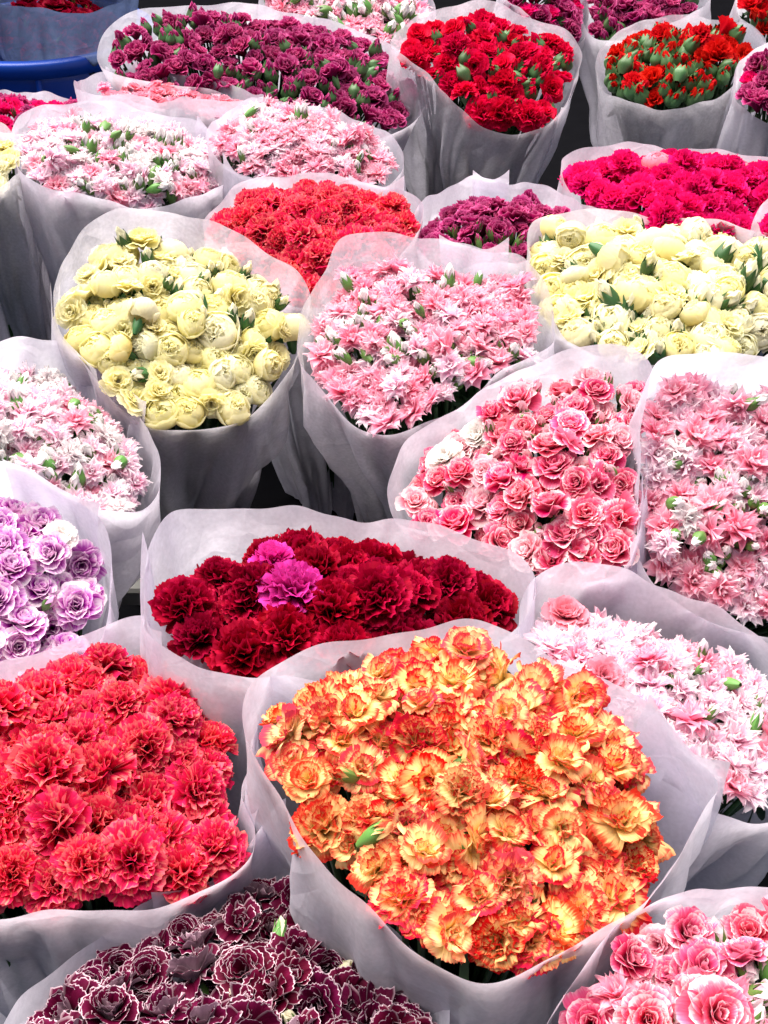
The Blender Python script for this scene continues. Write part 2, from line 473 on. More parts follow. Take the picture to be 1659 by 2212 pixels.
def head_star(rg):
    g = Geo()
    for n, th, L, W, z in ((9, 98, 0.50, 0.125, 0.10), (9, 80, 0.49, 0.12, 0.12), (8, 58, 0.46, 0.11, 0.14), (7, 36, 0.41, 0.09, 0.15), (4, 14, 0.32, 0.07, 0.15)):
        o = rg.uniform(0, 6.28)
        for i in range(n):
            a = rad(th + rg.normal(0, 9))
            petal(g, rg, L * rg.uniform(0.82, 1.1), W * rg.uniform(0.8, 1.3), a * 0.35, a * rg.uniform(0.95, 1.45), o + i * 6.283 / n + rg.normal(0, 0.2), r0=0.02, z0=z,
                  nu=6, nv=7, shape='point', cup=rg.uniform(-0.3, 0.7), ruf=0.02, freq=1.2, teeth=0.045, rnd_tip=0.12, roll=rg.normal(0, 0.5))
    return g.mesh('star_pink')


def head_rosette(rg, openness=1.0):
    """rolled, rose-like head"""
    g = Geo()
    k = 0
    for n, a0, a1, L, W, z in ((6, 40, 112, 0.50, 0.26, 0.06), (5, 32, 92, 0.47, 0.25, 0.09), (5, 24, 70, 0.44, 0.22, 0.11), (5, 16, 44, 0.42, 0.18, 0.13), (4, 8, 24, 0.40, 0.13, 0.14), (3, 2, 8, 0.38, 0.08, 0.14)):
        o = rg.uniform(0, 6.28)
        for i in range(n):
            d = rg.normal(0, 5)
            petal(g, rg, L * rg.uniform(0.92, 1.06), W * rg.uniform(0.9, 1.1), rad(a0 * openness + d), rad(a1 * openness + d), o + i * 6.283 / n + rg.normal(0, 0.12), r0=0.03, z0=z,
                  nu=9, nv=7, shape='fan', cup=rg.uniform(0.45, 0.8), ruf=rg.uniform(0.008, 0.022), freq=rg.uniform(1.4, 2.4), teeth=0.012, rnd_tip=0.2, roll=rg.normal(0, 0.2), curl=1.6)
    return g.mesh('rosette_carnation')


def head_mini(rg):
    """small half-open head: a cup of upright petals with rolled lips"""
    g = Geo()
    for n, a0, a1, L, W, z in ((5, 26, 88, 0.62, 0.27, 0.04), (5, 18, 62, 0.62, 0.24, 0.06), (5, 12, 36, 0.60, 0.19, 0.08), (4, 4, 18, 0.58, 0.13, 0.1), (3, 0, 6, 0.56, 0.08, 0.1)):
        o = rg.uniform(0, 6.28)
        for i in range(n):
            d = rg.normal(0, 6)
            petal(g, rg, L * rg.uniform(0.9, 1.08), W * rg.uniform(0.9, 1.1), rad(a0 + d), rad(a1 + d), o + i * 6.283 / n + rg.normal(0, 0.15), r0=0.03, z0=z,
                  nu=8, nv=6, shape='fan', cup=rg.uniform(0.3, 0.7), ruf=rg.uniform(0.015, 0.035), freq=rg.uniform(1.4, 2.4), teeth=0.03, rnd_tip=0.2, roll=rg.normal(0, 0.2), curl=1.8)
    return g.mesh('small_carnation')


def bud_tip(rg):
    g = Geo()
    for i in range(6):
        petal(g, rg, 0.95 * rg.uniform(0.9, 1.1), 0.20, rad(18), rad(-24 + rg.normal(0, 4)), i * 1.047 + rg.normal(0, 0.1), r0=0.05, z0=0.28, nu=5, nv=6, shape='round', cup=0.85, ruf=0.006, rnd_tip=0.1, roll=0.4)
    return g.mesh('bud_petals')


def calyx_mesh(rg, fat=0.30, length=1.0, teeth=0.30, flare=-0.05):
    g = Geo()
    nu, nv = 20, 9
    a = np.linspace(0, 2 * math.pi, nu + 1)
    t = np.linspace(0, 1, nv + 1)
    T, A = np.meshgrid(t, a, indexing='ij')
    tooth = np.abs(((A / (2 * math.pi) * 5) % 1) - 0.5) * 2          # 1 at tips, 0 in the notches
    Z = T * length * (1 - teeth * (1 - tooth) * T ** 3)
    rr = fat * (0.35 + 0.65 * np.sin(np.clip(T * 1.6, 0, 1) * math.pi / 2)) * (1 + flare * np.clip(T - 0.5, 0, 1) * 4)
    rr = rr * (1 + 0.04 * np.cos(A * 5))
    P = np.stack([rr * np.cos(A), rr * np.sin(A), Z], -1)
    g.grid(P, T, A / 6.283, 0.5)
    return g.mesh('calyx')


def tube(g, pts, r, seg=5):
    pts = np.array(pts)
    d = pts[-1] - pts[0]
    d = d / np.linalg.norm(d)
    u = np.cross(d, [0.3, 0.9, 0.1])
    u /= np.linalg.norm(u)
    v = np.cross(d, u)
    a = np.linspace(0, 2 * math.pi, seg + 1)
    P = pts[:, None, :] + r * (np.cos(a)[None, :, None] * u + np.sin(a)[None, :, None] * v)
    T = np.broadcast_to(np.linspace(0, 1, len(pts))[:, None], P.shape[:2])
    g.grid(P, T, T * 0, 0.5)


HEADS = {'open': head_open, 'carnation': head_carnation, 'soft': head_soft, 'ball': head_ball, 'star': head_star, 'rosette': head_rosette, 'mini': head_mini}
_cache = {}


def head(kind, mat, i, nvar=6):
    k = (kind, mat, i % nvar)
    if k not in _cache:
        rg = np.random.default_rng(abs(hash_(kind)) + 17 * (i % nvar))
        base = _cache.get((kind, i % nvar))
        me = HEADS[kind](rg) if base is None else base.copy()
        if base is None:
            _cache[(kind, i % nvar)] = me
            me = me.copy()
        me.name = mat + '_' + kind
        me.materials.clear()
        me.materials.append(PM[mat])
        _cache[k] = me
    return _cache[k]


def hash_(s):
    h = 7
    for c in s:
        h = (h * 31 + ord(c)) % 100003
    return h


def budparts(mat, i, green, fat):
    k = ('bud', mat, i % 4, green.name, fat)
    if k not in _cache:
        rg = np.random.default_rng(300 + i % 4)
        a = bud_tip(rg)
        a.materials.append(PM[mat])
        b = calyx_mesh(rg, fat=fat, length=1.0 if fat < 0.3 else 0.9, teeth=0.34 if fat < 0.3 else 0.22, flare=-0.08 if fat < 0.3 else -0.27)
        b.materials.append(green)
        _cache[k] = (a, b)
    return _cache[k]


def calyx_for(green):
    k = ('calyx', green.name)
    if k not in _cache:
        b = calyx_mesh(np.random.default_rng(5), fat=0.13, length=0.42, teeth=0.3, flare=0.1)
        b.materials.append(green)
        b.transform(Matrix.Translation((0, 0, -0.27)))
        _cache[k] = b
    return _cache[k]


# ------------------------------------------------------------------ object helpers
def link(name, data, parent=None, mw=None):
    o = bpy.data.objects.new(name, data)
    COL.objects.link(o)
    if parent is not None:
        o.parent = parent
    if mw is not None:
        o.matrix_basis = mw
    return o


def tag(o, label=None, cat=None, group=None, kind=None):
    for k, v in (('label', label), ('category', cat), ('group', group), ('kind', kind)):
        if v:
            o[k] = v
    return o


def unit(v):
    return v / np.linalg.norm(v)


def closed_spline(P, n):
    """centripetal-ish Catmull-Rom through the closed polygon, resampled to n even points"""
    P = np.array(P, float)
    m = len(P)
    out = []
    for i in range(m):
        p0, p1, p2, p3 = P[i - 1], P[i], P[(i + 1) % m], P[(i + 2) % m]
        for t in np.linspace(0, 1, 24, endpoint=False):
            out.append(0.5 * ((2 * p1) + (-p0 + p2) * t + (2 * p0 - 5 * p1 + 4 * p2 - p3) * t * t + (-p0 + 3 * p1 - 3 * p2 + p3) * t ** 3))
    out = np.array(out)
    out = np.vstack([out, out[:1]])
    d = np.concatenate([[0], np.cumsum(np.linalg.norm(np.diff(out, axis=0), axis=1))])
    q = np.linspace(0, d[-1], n, endpoint=False)
    return np.stack([np.interp(q, d, out[:, k]) for k in range(2)], -1)


def normal_of(tau, rho):
    return np.array([math.sin(rho), -math.sin(tau) * math.cos(rho), math.cos(tau) * math.cos(rho)])


def fit_tilt(poly, z):
    c = poly.mean(0)
    p0 = at_z(c[0], c[1], z)
    best = None
    for tau in range(-6, 40, 2):
        for rho in range(-20, 21, 4):
            n = normal_of(rad(tau), rad(rho))
            Q = np.array([hit(x, y, p0, n) for x, y in poly[::6]])
            Q = Q - Q.mean(0)
            ev = np.sort(np.linalg.eigvalsh(Q.T @ Q))
            e = math.sqrt(ev[1] / ev[2])
            cost = (1 - e) + 0.0045 * abs(tau - 12) + 0.004 * abs(rho)
            if best is None or cost < best[0]:
                best = (cost, tau, rho)
    return best[1], best[2]


INFO = []


def edge_dist(x, y, poly):
    """distance from a point to a polygon's edge, negative outside"""
    P = np.array(poly, float)
    Q = np.roll(P, -1, 0)
    d = Q - P
    t = np.clip(((np.array([x, y]) - P) * d).sum(1) / (d * d).sum(1), 0, 1)
    m = np.hypot(*(P + d * t[:, None] - (x, y)).T).min()
    ins = ((P[:, 1] > y) != (Q[:, 1] > y)) & (x < (Q[:, 0] - P[:, 0]) * (y - P[:, 1]) / (Q[:, 1] - P[:, 1] + 1e-9) + P[:, 0])
    return m if ins.sum() % 2 else -m


def bouquet(label, var, z, poly, size, kind='carnation', depth=0.025, gv=0.0, gu=0.0, dome=0.03, bud=0.05, budmat=None, green=None, budfat=0.2, budscale=0.55, alt=(), odd=(),
            tilt=None, seam=0.1, seed=1, jitter=0.006, pack=0.52, group='carnation bouquets in paper sleeves', budout=0.0, clip=None, face=0.26, ncap=100, margin=0.36, side=0.0, thin=False):
    rg = np.random.default_rng(seed)
    green = green or M_GREEN
    budmat = budmat or var
    NP = 232
    P2 = closed_spline(poly, NP)
    tau, rho = tilt if tilt else fit_tilt(P2, z)
    n = normal_of(rad(tau), rad(rho))
    c2 = P2.mean(0)
    p0 = at_z(c2[0], c2[1], z)
    rim = np.array([hit(x, y, p0, n) for x, y in P2])
    cen = rim.mean(0)
    u = unit(np.cross(n, [0, -1, 0]) if False else np.cross([0, 1, 0], n))
    v = np.cross(n, u)
    q = rim - cen
    qu, qv = q @ u, q @ v
    Rm = np.hypot(qu, qv)
    R = float(Rm.mean())
    ang = np.arctan2(qv, qu)
    od = np.argsort(ang)
    angs, rads = ang[od], Rm[od]

    def rad_at(a):
        return np.interp(a, np.concatenate([angs - 2 * math.pi, angs, angs + 2 * math.pi]), np.tile(rads, 3))

    # foot of the sleeve
    axis = unit(n * 0.55 + np.array([0, 0, 1.0]) * 0.45)
    foot = cen - axis * (cen[2] - 0.012) / axis[2]
    Lax = np.linalg.norm(cen - foot)
    rb = max(0.05, min(0.075, R * 0.42))
    root = link('bouquet', None, None, Matrix.Translation(foot))
    tag(root, label, 'bouquet', group)
    INFO.append((label[:34], tau, rho, round(2 * R, 3), round(float(np.linalg.norm(cen - CP)), 2)))

    # ---- sleeve: one sheet wrapped round with an overlap
    ov = int(NP * rg.uniform(0.08, 0.14))
    i0 = int(seam * NP)
    cnt = NP + ov + 1
    rows = np.concatenate([np.linspace(0, 0.06, 4), np.linspace(0.10, 1.0, 16)])
    ph = rg.uniform(0, 6.28, 8)
    Pg = np.zeros((len(rows), cnt, 3))
    UV = np.zeros((len(rows), cnt, 2))
    ccw = 1 if ((qu * np.roll(qv, -1) - qv * np.roll(qu, -1)).sum() > 0) else -1
    for j, h in enumerate(rows):
        for i in range(cnt):
            k = (i0 + i) % NP
            a = ang[k]
            e = i / (cnt - 1)
            lip = np.array([0, 0, 0.0])
            top = rim[k].copy()
            # waviness and lifted corners of the sheet
            wav = 0.0045 * math.sin(3 * a + ph[0]) + 0.0035 * math.sin(7 * a + ph[1]) + 0.0012 * math.sin(17 * a + ph[2])
            corner = 0.022 * max(0, 1 - (1 - e) / 0.035) ** 1.5 + 0.010 * max(0, 1 - e / 0.03) ** 1.5
            top = top + n * (wav + corner)
            rd = np.cos(a) * u + np.sin(a) * v
            bp = foot + np.array([math.cos(a) * rb, math.sin(a) * rb, 0])
            hh = h ** 1.08
            p = top * (1 - hh) + bp * hh
            fold = (0.012 * math.sin(5 * a + ph[3] + 2.2 * h) + 0.008 * math.sin(11 * a + ph[4] - 3 * h) + 0.004 * math.sin(23 * a + ph[5] + 4 * h)) * min(1, h * 4) * (1 - 0.3 * h)
            for kk_ in range(3):
                cw = ((a * (2 + kk_) / math.pi + h * (1.5 - 1.3 * kk_) + ph[kk_]) % 1.0) - 0.5
                fold -= 0.007 * max(0.0, 1 - abs(cw) / 0.10) * min(1, h * (3 + 2 * kk_))
            fold += 0.006 * math.sin(9 * h + 2 * a + ph[6]) * min(1, h * 5)
            fold += 0.004 * max(0.0, 1 - h / 0.05) * 0.6                        # lips turn out slightly
            fold += 0.011 * math.sin(math.pi * min(1.0, h * 2.4))                # the heads push the paper out
            if fold < 0:
                fold *= min(1.0, 0.15 + h * 2.2)
            lay = 0.0028 * min(1.0, max(0.0, (i - (NP - 6)) / 6.0))
            p = p + rd * (fold + lay)
            if p[2] < 0.008:
                p[2] = 0.008
            Pg[j, i] = p - foot
            UV[j, i] = (i / NP * 2 * math.pi * R, h * Lax)
    g = Geo()
    g.grid(Pg, np.broadcast_to(rows[:, None], Pg.shape[:2]), np.zeros(Pg.shape[:2]), 0.5)
    me = g.mesh('paper_sleeve')
    uvl = me.uv_layers.new(name='UVMap')
    vi = np.empty(len(me.loops), 'i')
    me.loops.foreach_get('vertex_index', vi)
    uvl.data.foreach_set('uv', UV.reshape(-1, 2)[vi].astype('f').ravel())
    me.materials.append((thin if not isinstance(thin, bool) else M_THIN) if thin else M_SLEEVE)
    link('paper_sleeve', me, root)

    # ---- heads
    size_m = size * np.linalg.norm(cen - CP) / FPX
    pts = []
    special = []
    for (x, y, mt, kd, sz, lb) in odd:
        p = hit(x, y, cen - n * (depth - dome * 0.5), n) - cen
        special.append((p @ u, p @ v, mt, kd, sz * np.linalg.norm(cen - CP) / FPX, lb))
        pts.append((p @ u, p @ v, sz * np.linalg.norm(cen - CP) / FPX * 0.5, 9))
    shrink = 1 - depth / Lax * 0.5
    nf = 0
    for mult in (2.0, 1.0, 0.8):
        for it in range(2600 if mult < 2 else 110):
            a = rg.uniform(0, 2 * math.pi) if mult < 2 else it * 2 * math.pi / 110
            rlim = rad_at(a) * shrink - size_m * (margin + (0.14 if mult < 0.9 else 0))
            if rlim < size_m * 0.3:
                continue
            r = rlim * (math.sqrt(rg.uniform(0, 1)) if mult < 2 else rg.uniform(0.93, 1.0))
            x, y = r * math.cos(a), r * math.sin(a)
            if clip is not None:
                rel_ = min(1.0, r / max(0.02, rad_at(a)))
                q3 = cen + u * x + v * y - n * (depth + gv * y / R - dome * (1 - rel_ ** 2)) - CP
                px = 829.5 + FPX * (q3 @ RT) / (q3 @ FW)
                py = 1106 - FPX * (q3 @ UP) / (q3 @ FW)
                if edge_dist(px, py, clip) < size * 0.36:
                    continue
            # patches of buds
            pn = 0.5 + 0.5 * math.sin(x / R * 3.1 + ph[6]) * math.sin(y / R * 3.7 + ph[7])
            isb = rg.uniform() < bud * 2 * pn * (1 if mult > 0.9 else 0.4)
            s = size_m * (rg.uniform(0.42, 0.6) if isb else rg.uniform(0.82, 1.18))
            rr = s * 0.5
            ok = True
            for (xx, yy, r2, _k) in pts:
                if (xx - x) ** 2 + (yy - y) ** 2 < ((rr + r2) * pack * min(mult, 1.0)) ** 2:
                    ok = False
                    break
            if ok:
                pts.append((x, y, rr, (3 if isb else 2) if mult < 0.9 else (1 if isb else 0)))
    order = sorted(range(len(pts)), key=lambda i: -pts[i][1])
    foot_v = Vector(foot)
    stems = Geo()
    nfl = nbd = 0
    extra = []
    for i, (x, y, rr, kd_) in enumerate(pts):
        a = math.atan2(y, x)
        ra = max(0.02, rad_at(a))
        rel = min(1.0, math.hypot(x, y) / ra)
        dd = depth + gv * y / R + gu * x / R - dome * (1 - rel ** 2) + (size_m * 0.22 if kd_ in (2, 3) else 0)
        top = cen + u * x + v * y - n * dd + n * rg.normal(0, jitter)
        out = (u * math.cos(a) + v * math.sin(a)) * rel ** 1.5 * 0.42
        tl = rg.normal(0, face, 3)
        if side and rg.uniform() < side:
            tl = tl + unit(rg.normal(0, 1, 3)) * 0.8
        d = unit(n * 0.7 + np.array([0, 0, 0.3]) + out + tl)
        s = rr * 2
        isb = kd_ in (1, 3)
        lb = None
        if kd_ == 9:
            _, _, mt, kd, s, lb = special[i]
            d = unit(n + 0.12 * rg.normal(0, 1, 3))
            top = top + n * s * 0.22
        elif isb:
            mt, kd = budmat, None
        else:
            mt, kd = var, kind
            for (am, ak, ap) in alt:
                if rg.uniform() < ap:
                    mt, kd = am or var, ak or kind
                    break
        qz = Vector(d).to_track_quat('Z', 'Y').to_matrix().to_4x4() @ Matrix.Rotation(rg.uniform(0, 6.28), 4, 'Z')
        if isb:
            bs = size_m * budscale * rg.uniform(0.8, 1.2)
            base = top - d * bs * 0.95 + n * size_m * 0.10
            mw = Matrix.Translation(Vector(base - foot)) @ qz @ Matrix.Scale(bs, 4)
            ta, ca = budparts(mt, int(rg.integers(0, 4)), green, budfat)
            if nbd < ncap:
                o = link('flower_bud', ta, root, mw)
                # a sleepy bud shows less petal
                o.matrix_basis = mw @ Matrix.Translation((0, 0, -0.04 + budout + rg.uniform(-0.18, 0.14)))
                cc = link('calyx', ca, o)
                cc.matrix_basis = o.matrix_basis.inverted() @ mw
                nbd += 1
        else:
            hgt = 0.42 if kd != 'ball' else 0.62
            if kd == 'mini':
                hgt = 0.55
            base = top - d * s * hgt
            mw = Matrix.Translation(Vector(base - foot)) @ qz @ Matrix.Diagonal((s * rg.uniform(0.92, 1.08), s * rg.uniform(0.92, 1.08), s * rg.uniform(0.88, 1.12), 1))
            me = head(kd, mt, int(rg.integers(0, 6)))
            if nfl < ncap:
                o = link('flower', me, root, mw)
                if lb:
                    o['label'] = lb
                nfl += 1
                if side and np.dot(d, n) < 0.78:
                    link('calyx', calyx_for(green), o)
            else:
                extra.append((me, mw))
        b = base - foot
        q1 = np.array([b[0] * 0.5, b[1] * 0.5, b[2] * 0.55])
        e = np.array([b[0] * 0.2, b[1] * 0.2, 0.02])
        tube(stems, [b, b * 0.8 + q1 * 0.2 - np.array([0, 0, 0.01]), q1, e], 0.0022)
    # narrow leaves: some between the heads, many long ones standing along the inside of the sleeve
    for k in range(380):
        a = rg.uniform(0, 6.28)
        t = np.linspace(0, 1, 6)
        if k < 90:
            r = rad_at(a) * 0.8 * math.sqrt(rg.uniform(0, 1))
            p = cen + u * r * math.cos(a) + v * r * math.sin(a) - n * (depth + size_m * rg.uniform(0.5, 0.9)) - foot
            dr = unit(n + 0.4 * rg.normal(0, 1, 3))
            sd_ = unit(np.cross(dr, rg.normal(0, 1, 3)))
            ln, wd = rg.uniform(0.03, 0.055), rg.uniform(0.003, 0.006)
            mid = p + np.outer(t - 0.8, dr) * ln + np.outer(t ** 2 * 0.2 * ln, sd_)
            w3 = np.cross(dr, sd_)
        else:
            kk = rg.uniform(0.60, 0.78)
            h0 = rg.uniform(0.14, 0.5) + depth
            h1 = min(1.0, h0 + rg.uniform(0.3, 0.5))
            hh = (h1 + (h0 - h1) * t)[:, None]
            tp = (cen + kk * rad_at(a) * (u * math.cos(a) + v * math.sin(a)) - foot)[None]
            bt = np.array([[math.cos(a) * rb * kk, math.sin(a) * rb * kk, 0.01]])
            mid = tp * (1 - hh) + bt * hh
            sd_ = np.array([math.cos(a), math.sin(a), 0])
            w3 = np.array([-math.sin(a), math.cos(a), 0])
            mid = mid + np.outer(np.sin(t * 3 + a * 9) * 0.006, w3)
            wd = rg.uniform(0.006, 0.012)
        wv = wd * np.sin(np.clip(t * 0.92 + 0.08, 0, 1) * math.pi)
        Pl = np.stack([mid - wv[:, None] * w3, mid + 0.15 * wv[:, None] * sd_, mid + wv[:, None] * w3], 1)
        stems.grid(Pl, np.broadcast_to(t[:, None], (6, 3)), np.zeros((6, 3)), 0.5)
    sm = stems.mesh('foliage')
    sm.materials.append(M_LEAF)
    tag(link('foliage', sm, root), kind='stuff')
    if extra:
        vs, fs, at3, nn = [], [], [], 0
        G = Geo()
        for me, mw in extra:
            nv_ = len(me.vertices)
            co = np.empty(nv_ * 3, 'f')
            me.vertices.foreach_get('co', co)
            co = co.reshape(-1, 3) @ np.array(mw.to_3x3()).T + np.array(mw.translation)
            fi = np.empty(len(me.loops), 'i')
            me.loops.foreach_get('vertex_index', fi)
            G.v.append(co)
            G.f.append(fi.reshape(-1, 4) + G.n)
            G.n += nv_
            for nm, arr in (('pt', G.t), ('ps', G.s), ('pr', G.r)):
                bfr = np.empty(nv_, 'f')
                me.attributes[nm].data.foreach_get('value', bfr)
                arr.append(bfr)
        m2 = G.mesh('flower_mass')
        mats = []
        mi = []
        for me, mw in extra:
            if me.materials[0] not in mats:
                mats.append(me.materials[0])
            mi.append(np.full(len(me.polygons), mats.index(me.materials[0]), 'i'))
        for mt_ in mats:
            m2.materials.append(mt_)
        m2.polygons.foreach_set('material_index', np.concatenate(mi))
        tag(link('flower_mass', m2, root), kind='stuff')
    INFO[-1] += (nfl, nbd, len(extra), round(size_m, 3))
    return root


# ------------------------------------------------------------------ setting
M_GROUND = plain_mat('dark_floor', (0.004, 0.004, 0.005), 0.9, 0.0)
me = bpy.data.meshes.new('ground')
me.from_pydata([(-12, -6, 0), (12, -6, 0), (12, 30, 0), (-12, 30, 0)], [], [(0, 1, 2, 3)])
me.materials.append(M_GROUND)
tag(link('ground', me), kind='structure')

# ------------------------------------------------------------------ bouquets, front to back (outlines of the sleeve mouths)
PINKS = 'star pinks in paper sleeves'
bouquet('yellow and orange carnations with red edges in the big front sleeve', 'orange', 0.535,
        [(533, 1500), (565, 1455), (650, 1412), (760, 1385), (900, 1368), (1010, 1360), (1100, 1378), (1230, 1435), (1340, 1485), (1430, 1555), (1500, 1630), (1545, 1690), (1515, 1745), (1460, 1850), (1400, 1930), (1290, 2005), (1190, 2058), (1100, 2092), (1010, 2090), (900, 2042), (800, 1962), (700, 1862), (620, 1745), (560, 1640), (535, 1570)],
        132, 'open', depth=0.006, gv=-0.002, dome=0.035, bud=0.01, alt=((None, 'carnation', 0.28), (None, 'soft', 0.12)), seam=0.35, seed=11, side=0.3, margin=0.30, face=0.24, pack=0.47, clip=[(538, 1590), (550, 1500), (640, 1432), (750, 1392), (900, 1350), (1010, 1355), (1100, 1405), (1235, 1420), (1345, 1490), (1410, 1610), (1488, 1780), (1450, 1860), (1395, 1935), (1190, 2078), (1065, 2115), (990, 2108), (890, 2066), (775, 1975), (635, 1818), (555, 1700)])
bouquet('dark crimson carnations with two magenta heads among them', 'crimson', 0.51,
        [(330, 1190), (396, 1110), (520, 1098), (650, 1097), (780, 1118), (900, 1140), (1030, 1170), (1120, 1208), (1150, 1262), (1130, 1325), (1040, 1392), (940, 1432), (800, 1470), (680, 1478), (560, 1455), (440, 1425), (345, 1375), (318, 1300)],
        150, 'carnation', depth=0.035, gv=0.012, dome=0.045, bud=0.0, odd=((640, 1318, 'magenta', 'carnation', 150, 'bright magenta carnation head'), (590, 1240, 'magenta', 'carnation', 120, 'bright magenta carnation head')), seam=0.9, seed=12, margin=0.30, pack=0.54, clip=[(322, 1365), (400, 1215), (530, 1140), (700, 1082), (820, 1092), (980, 1132), (1158, 1290), (1035, 1398), (930, 1412), (800, 1438), (680, 1456), (540, 1464), (365, 1425)])
bouquet('coral red carnations flecked with peach, cut off by the left edge at the bottom', 'coral', 0.50,
        [(-150, 1490), (0, 1440), (110, 1395), (205, 1352), (318, 1340), (420, 1400), (500, 1480), (538, 1560), (535, 1640), (515, 1700), (545, 1780), (525, 1860), (420, 1925), (280, 1962), (120, 1972), (-60, 1968), (-220, 1900), (-300, 1760), (-280, 1600)],
        146, 'carnation', depth=0.015, gv=0.008, dome=0.024, bud=0.0, seam=0.30, seed=13, margin=0.42, pack=0.50)
bouquet('dark maroon carnations with thin white petal edges', 'maroon', 0.48,
        [(-30, 2310), (30, 2190), (80, 2120), (190, 2035), (340, 1962), (480, 1905), (560, 1822), (615, 1790), (660, 1850), (760, 1945), (860, 2030), (930, 2105), (962, 2160), (940, 2300), (810, 2430), (500, 2500), (190, 2470), (10, 2400)],
        135, 'open', depth=0.018, gv=0.012, dome=0.03, bud=0.012, budmat='cream', alt=((None, 'soft', 0.35),), seam=0.2, seed=14, side=0.2)
bouquet('large pink carnations with paler rims in the bottom right corner', 'rose', 0.525,
        [(1165, 2290), (1195, 2205), (1255, 2115), (1335, 2010), (1400, 1962), (1480, 1935), (1570, 1926), (1660, 1930), (1790, 1960), (1890, 2060), (1910, 2240), (1800, 2390), (1560, 2460), (1330, 2440), (1210, 2380)],
        135, 'rosette', depth=0.018, gv=0.012, dome=0.03, bud=0.10, budmat='starpale', alt=(('starpink', 'star', 0.25), ('rosepale', 'soft', 0.3)), seam=0.6, seed=15, side=0.25, budscale=0.8)
bouquet('pale pink star pinks at the right, behind the orange carnations', 'starpale', 0.475,
        [(1128, 1330), (1150, 1262), (1190, 1225), (1260, 1224), (1350, 1248), (1480, 1292), (1600, 1342), (1710, 1420), (1800, 1560), (1790, 1690), (1700, 1752), (1600, 1757), (1530, 1742), (1440, 1680), (1350, 1595), (1235, 1485), (1150, 1405)],
        108, 'star', depth=0.030, gv=0.02, dome=0.035, bud=0.02, alt=(('softpink', 'soft', 0.10), ('starpink', None, 0.2)), seam=0.75, seed=16, side=0.25, margin=0.55, tilt=(0, 16), group=PINKS, pack=0.40)
bouquet('lilac carnations with violet hearts at the left edge', 'lilac', 0.52,
        [(-310, 1130), (-180, 1035), (-50, 1003), (40, 1018), (130, 1062), (200, 1112), (232, 1180), (232, 1280), (215, 1375), (150, 1462), (80, 1512), (0, 1535), (-150, 1530), (-300, 1430), (-350, 1280)],
        112, 'rosette', depth=0.03, gv=0.02, dome=0.035, bud=0.04, alt=((None, 'soft', 0.35),), odd=((130, 1150, 'white', 'soft', 95, 'cream pink carnation head'),), seam=0.2, seed=17)
bouquet('pink carnations with white petal rims, two white heads at their left', 'rose', 0.50,
        [(843, 1070), (862, 1000), (905, 930), (1000, 868), (1100, 818), (1200, 772), (1300, 757), (1385, 768), (1412, 830), (1400, 910), (1388, 1000), (1380, 1100), (1362, 1205), (1290, 1248), (1180, 1248), (1080, 1215), (960, 1160), (870, 1135)],
        100, 'rosette', depth=0.018, gv=0.012, dome=0.03, bud=0.05, budmat='rosepale', alt=(('rosepale', None, 0.2), (None, 'soft', 0.3), (None, 'open', 0.2)), odd=((1022, 925, 'white', 'soft', 108, 'white carnation head'), (962, 985, 'white', 'soft', 104, 'white carnation head')), seam=0.55, seed=18)
bouquet('pink star pinks and green buds at the right edge, beside the white rimmed carnations', 'starpink', 0.51,
        [(1385, 930), (1400, 850), (1425, 785), (1500, 765), (1640, 772), (1800, 810), (1910, 910), (1950, 1090), (1900, 1280), (1790, 1380), (1660, 1372), (1560, 1350), (1470, 1295), (1400, 1225), (1377, 1150), (1390, 1030)],
        108, 'star', depth=0.025, gv=0.02, dome=0.03, bud=0.08, budmat='starwhite', budfat=0.3, budscale=0.42, alt=(('starpale', None, 0.35), ('starwhite', None, 0.08)), seam=0.45, seed=19, side=0.3, group=PINKS, pack=0.40)
bouquet('pink star pinks in the middle sleeve between the two yellow bouquets', 'starpink', 0.52,
        [(645, 745), (660, 660), (700, 585), (742, 520), (850, 514), (950, 525), (1030, 543), (1120, 545), (1172, 610), (1192, 690), (1182, 750), (1075, 808), (1000, 862), (910, 912), (830, 935), (760, 908), (700, 845), (660, 795)],
        92, 'star', depth=0.022, gv=0.02, dome=0.03, bud=0.08, budmat='starwhite', budfat=0.26, budscale=0.5, alt=(('starpale', None, 0.25),), seam=0.3, seed=20, thin=True, side=0.3, group=PINKS, pack=0.40)
bouquet('pale yellow carnations filling the sleeve at centre left', 'yellow', 0.52,
        [(130, 600), (150, 550), (185, 490), (240, 458), (310, 453), (400, 468), (500, 508), (590, 556), (642, 588), (666, 640), (658, 700), (640, 765), (590, 842), (530, 900), (450, 924), (340, 920), (250, 860), (190, 780), (140, 725), (120, 655)],
        86, 'ball', depth=0.022, gv=0.022, dome=0.03, bud=0.05, budmat='cream', green=M_DGREEN, budfat=0.26, budscale=0.62, alt=(('cream', None, 0.2), (None, 'soft', 0.35)), seam=0.85, seed=21, side=0.2, margin=0.26, pack=0.5, thin=True)
bouquet('pale yellow carnations with dark green buds at the right edge', 'yellow', 0.50,
        [(1142, 560), (1160, 478), (1300, 463), (1500, 470), (1610, 490), (1710, 525), (1765, 610), (1730, 705), (1640, 765), (1500, 795), (1350, 782), (1230, 742), (1180, 685), (1145, 615)],
        84, 'ball', depth=0.012, gv=0.012, dome=0.04, bud=0.09, budmat='cream', green=M_DGREEN, budfat=0.28, budscale=0.75, alt=(('cream', None, 0.2), (None, 'soft', 0.35)), seam=0.8, seed=22, side=0.3, margin=0.26, pack=0.5)
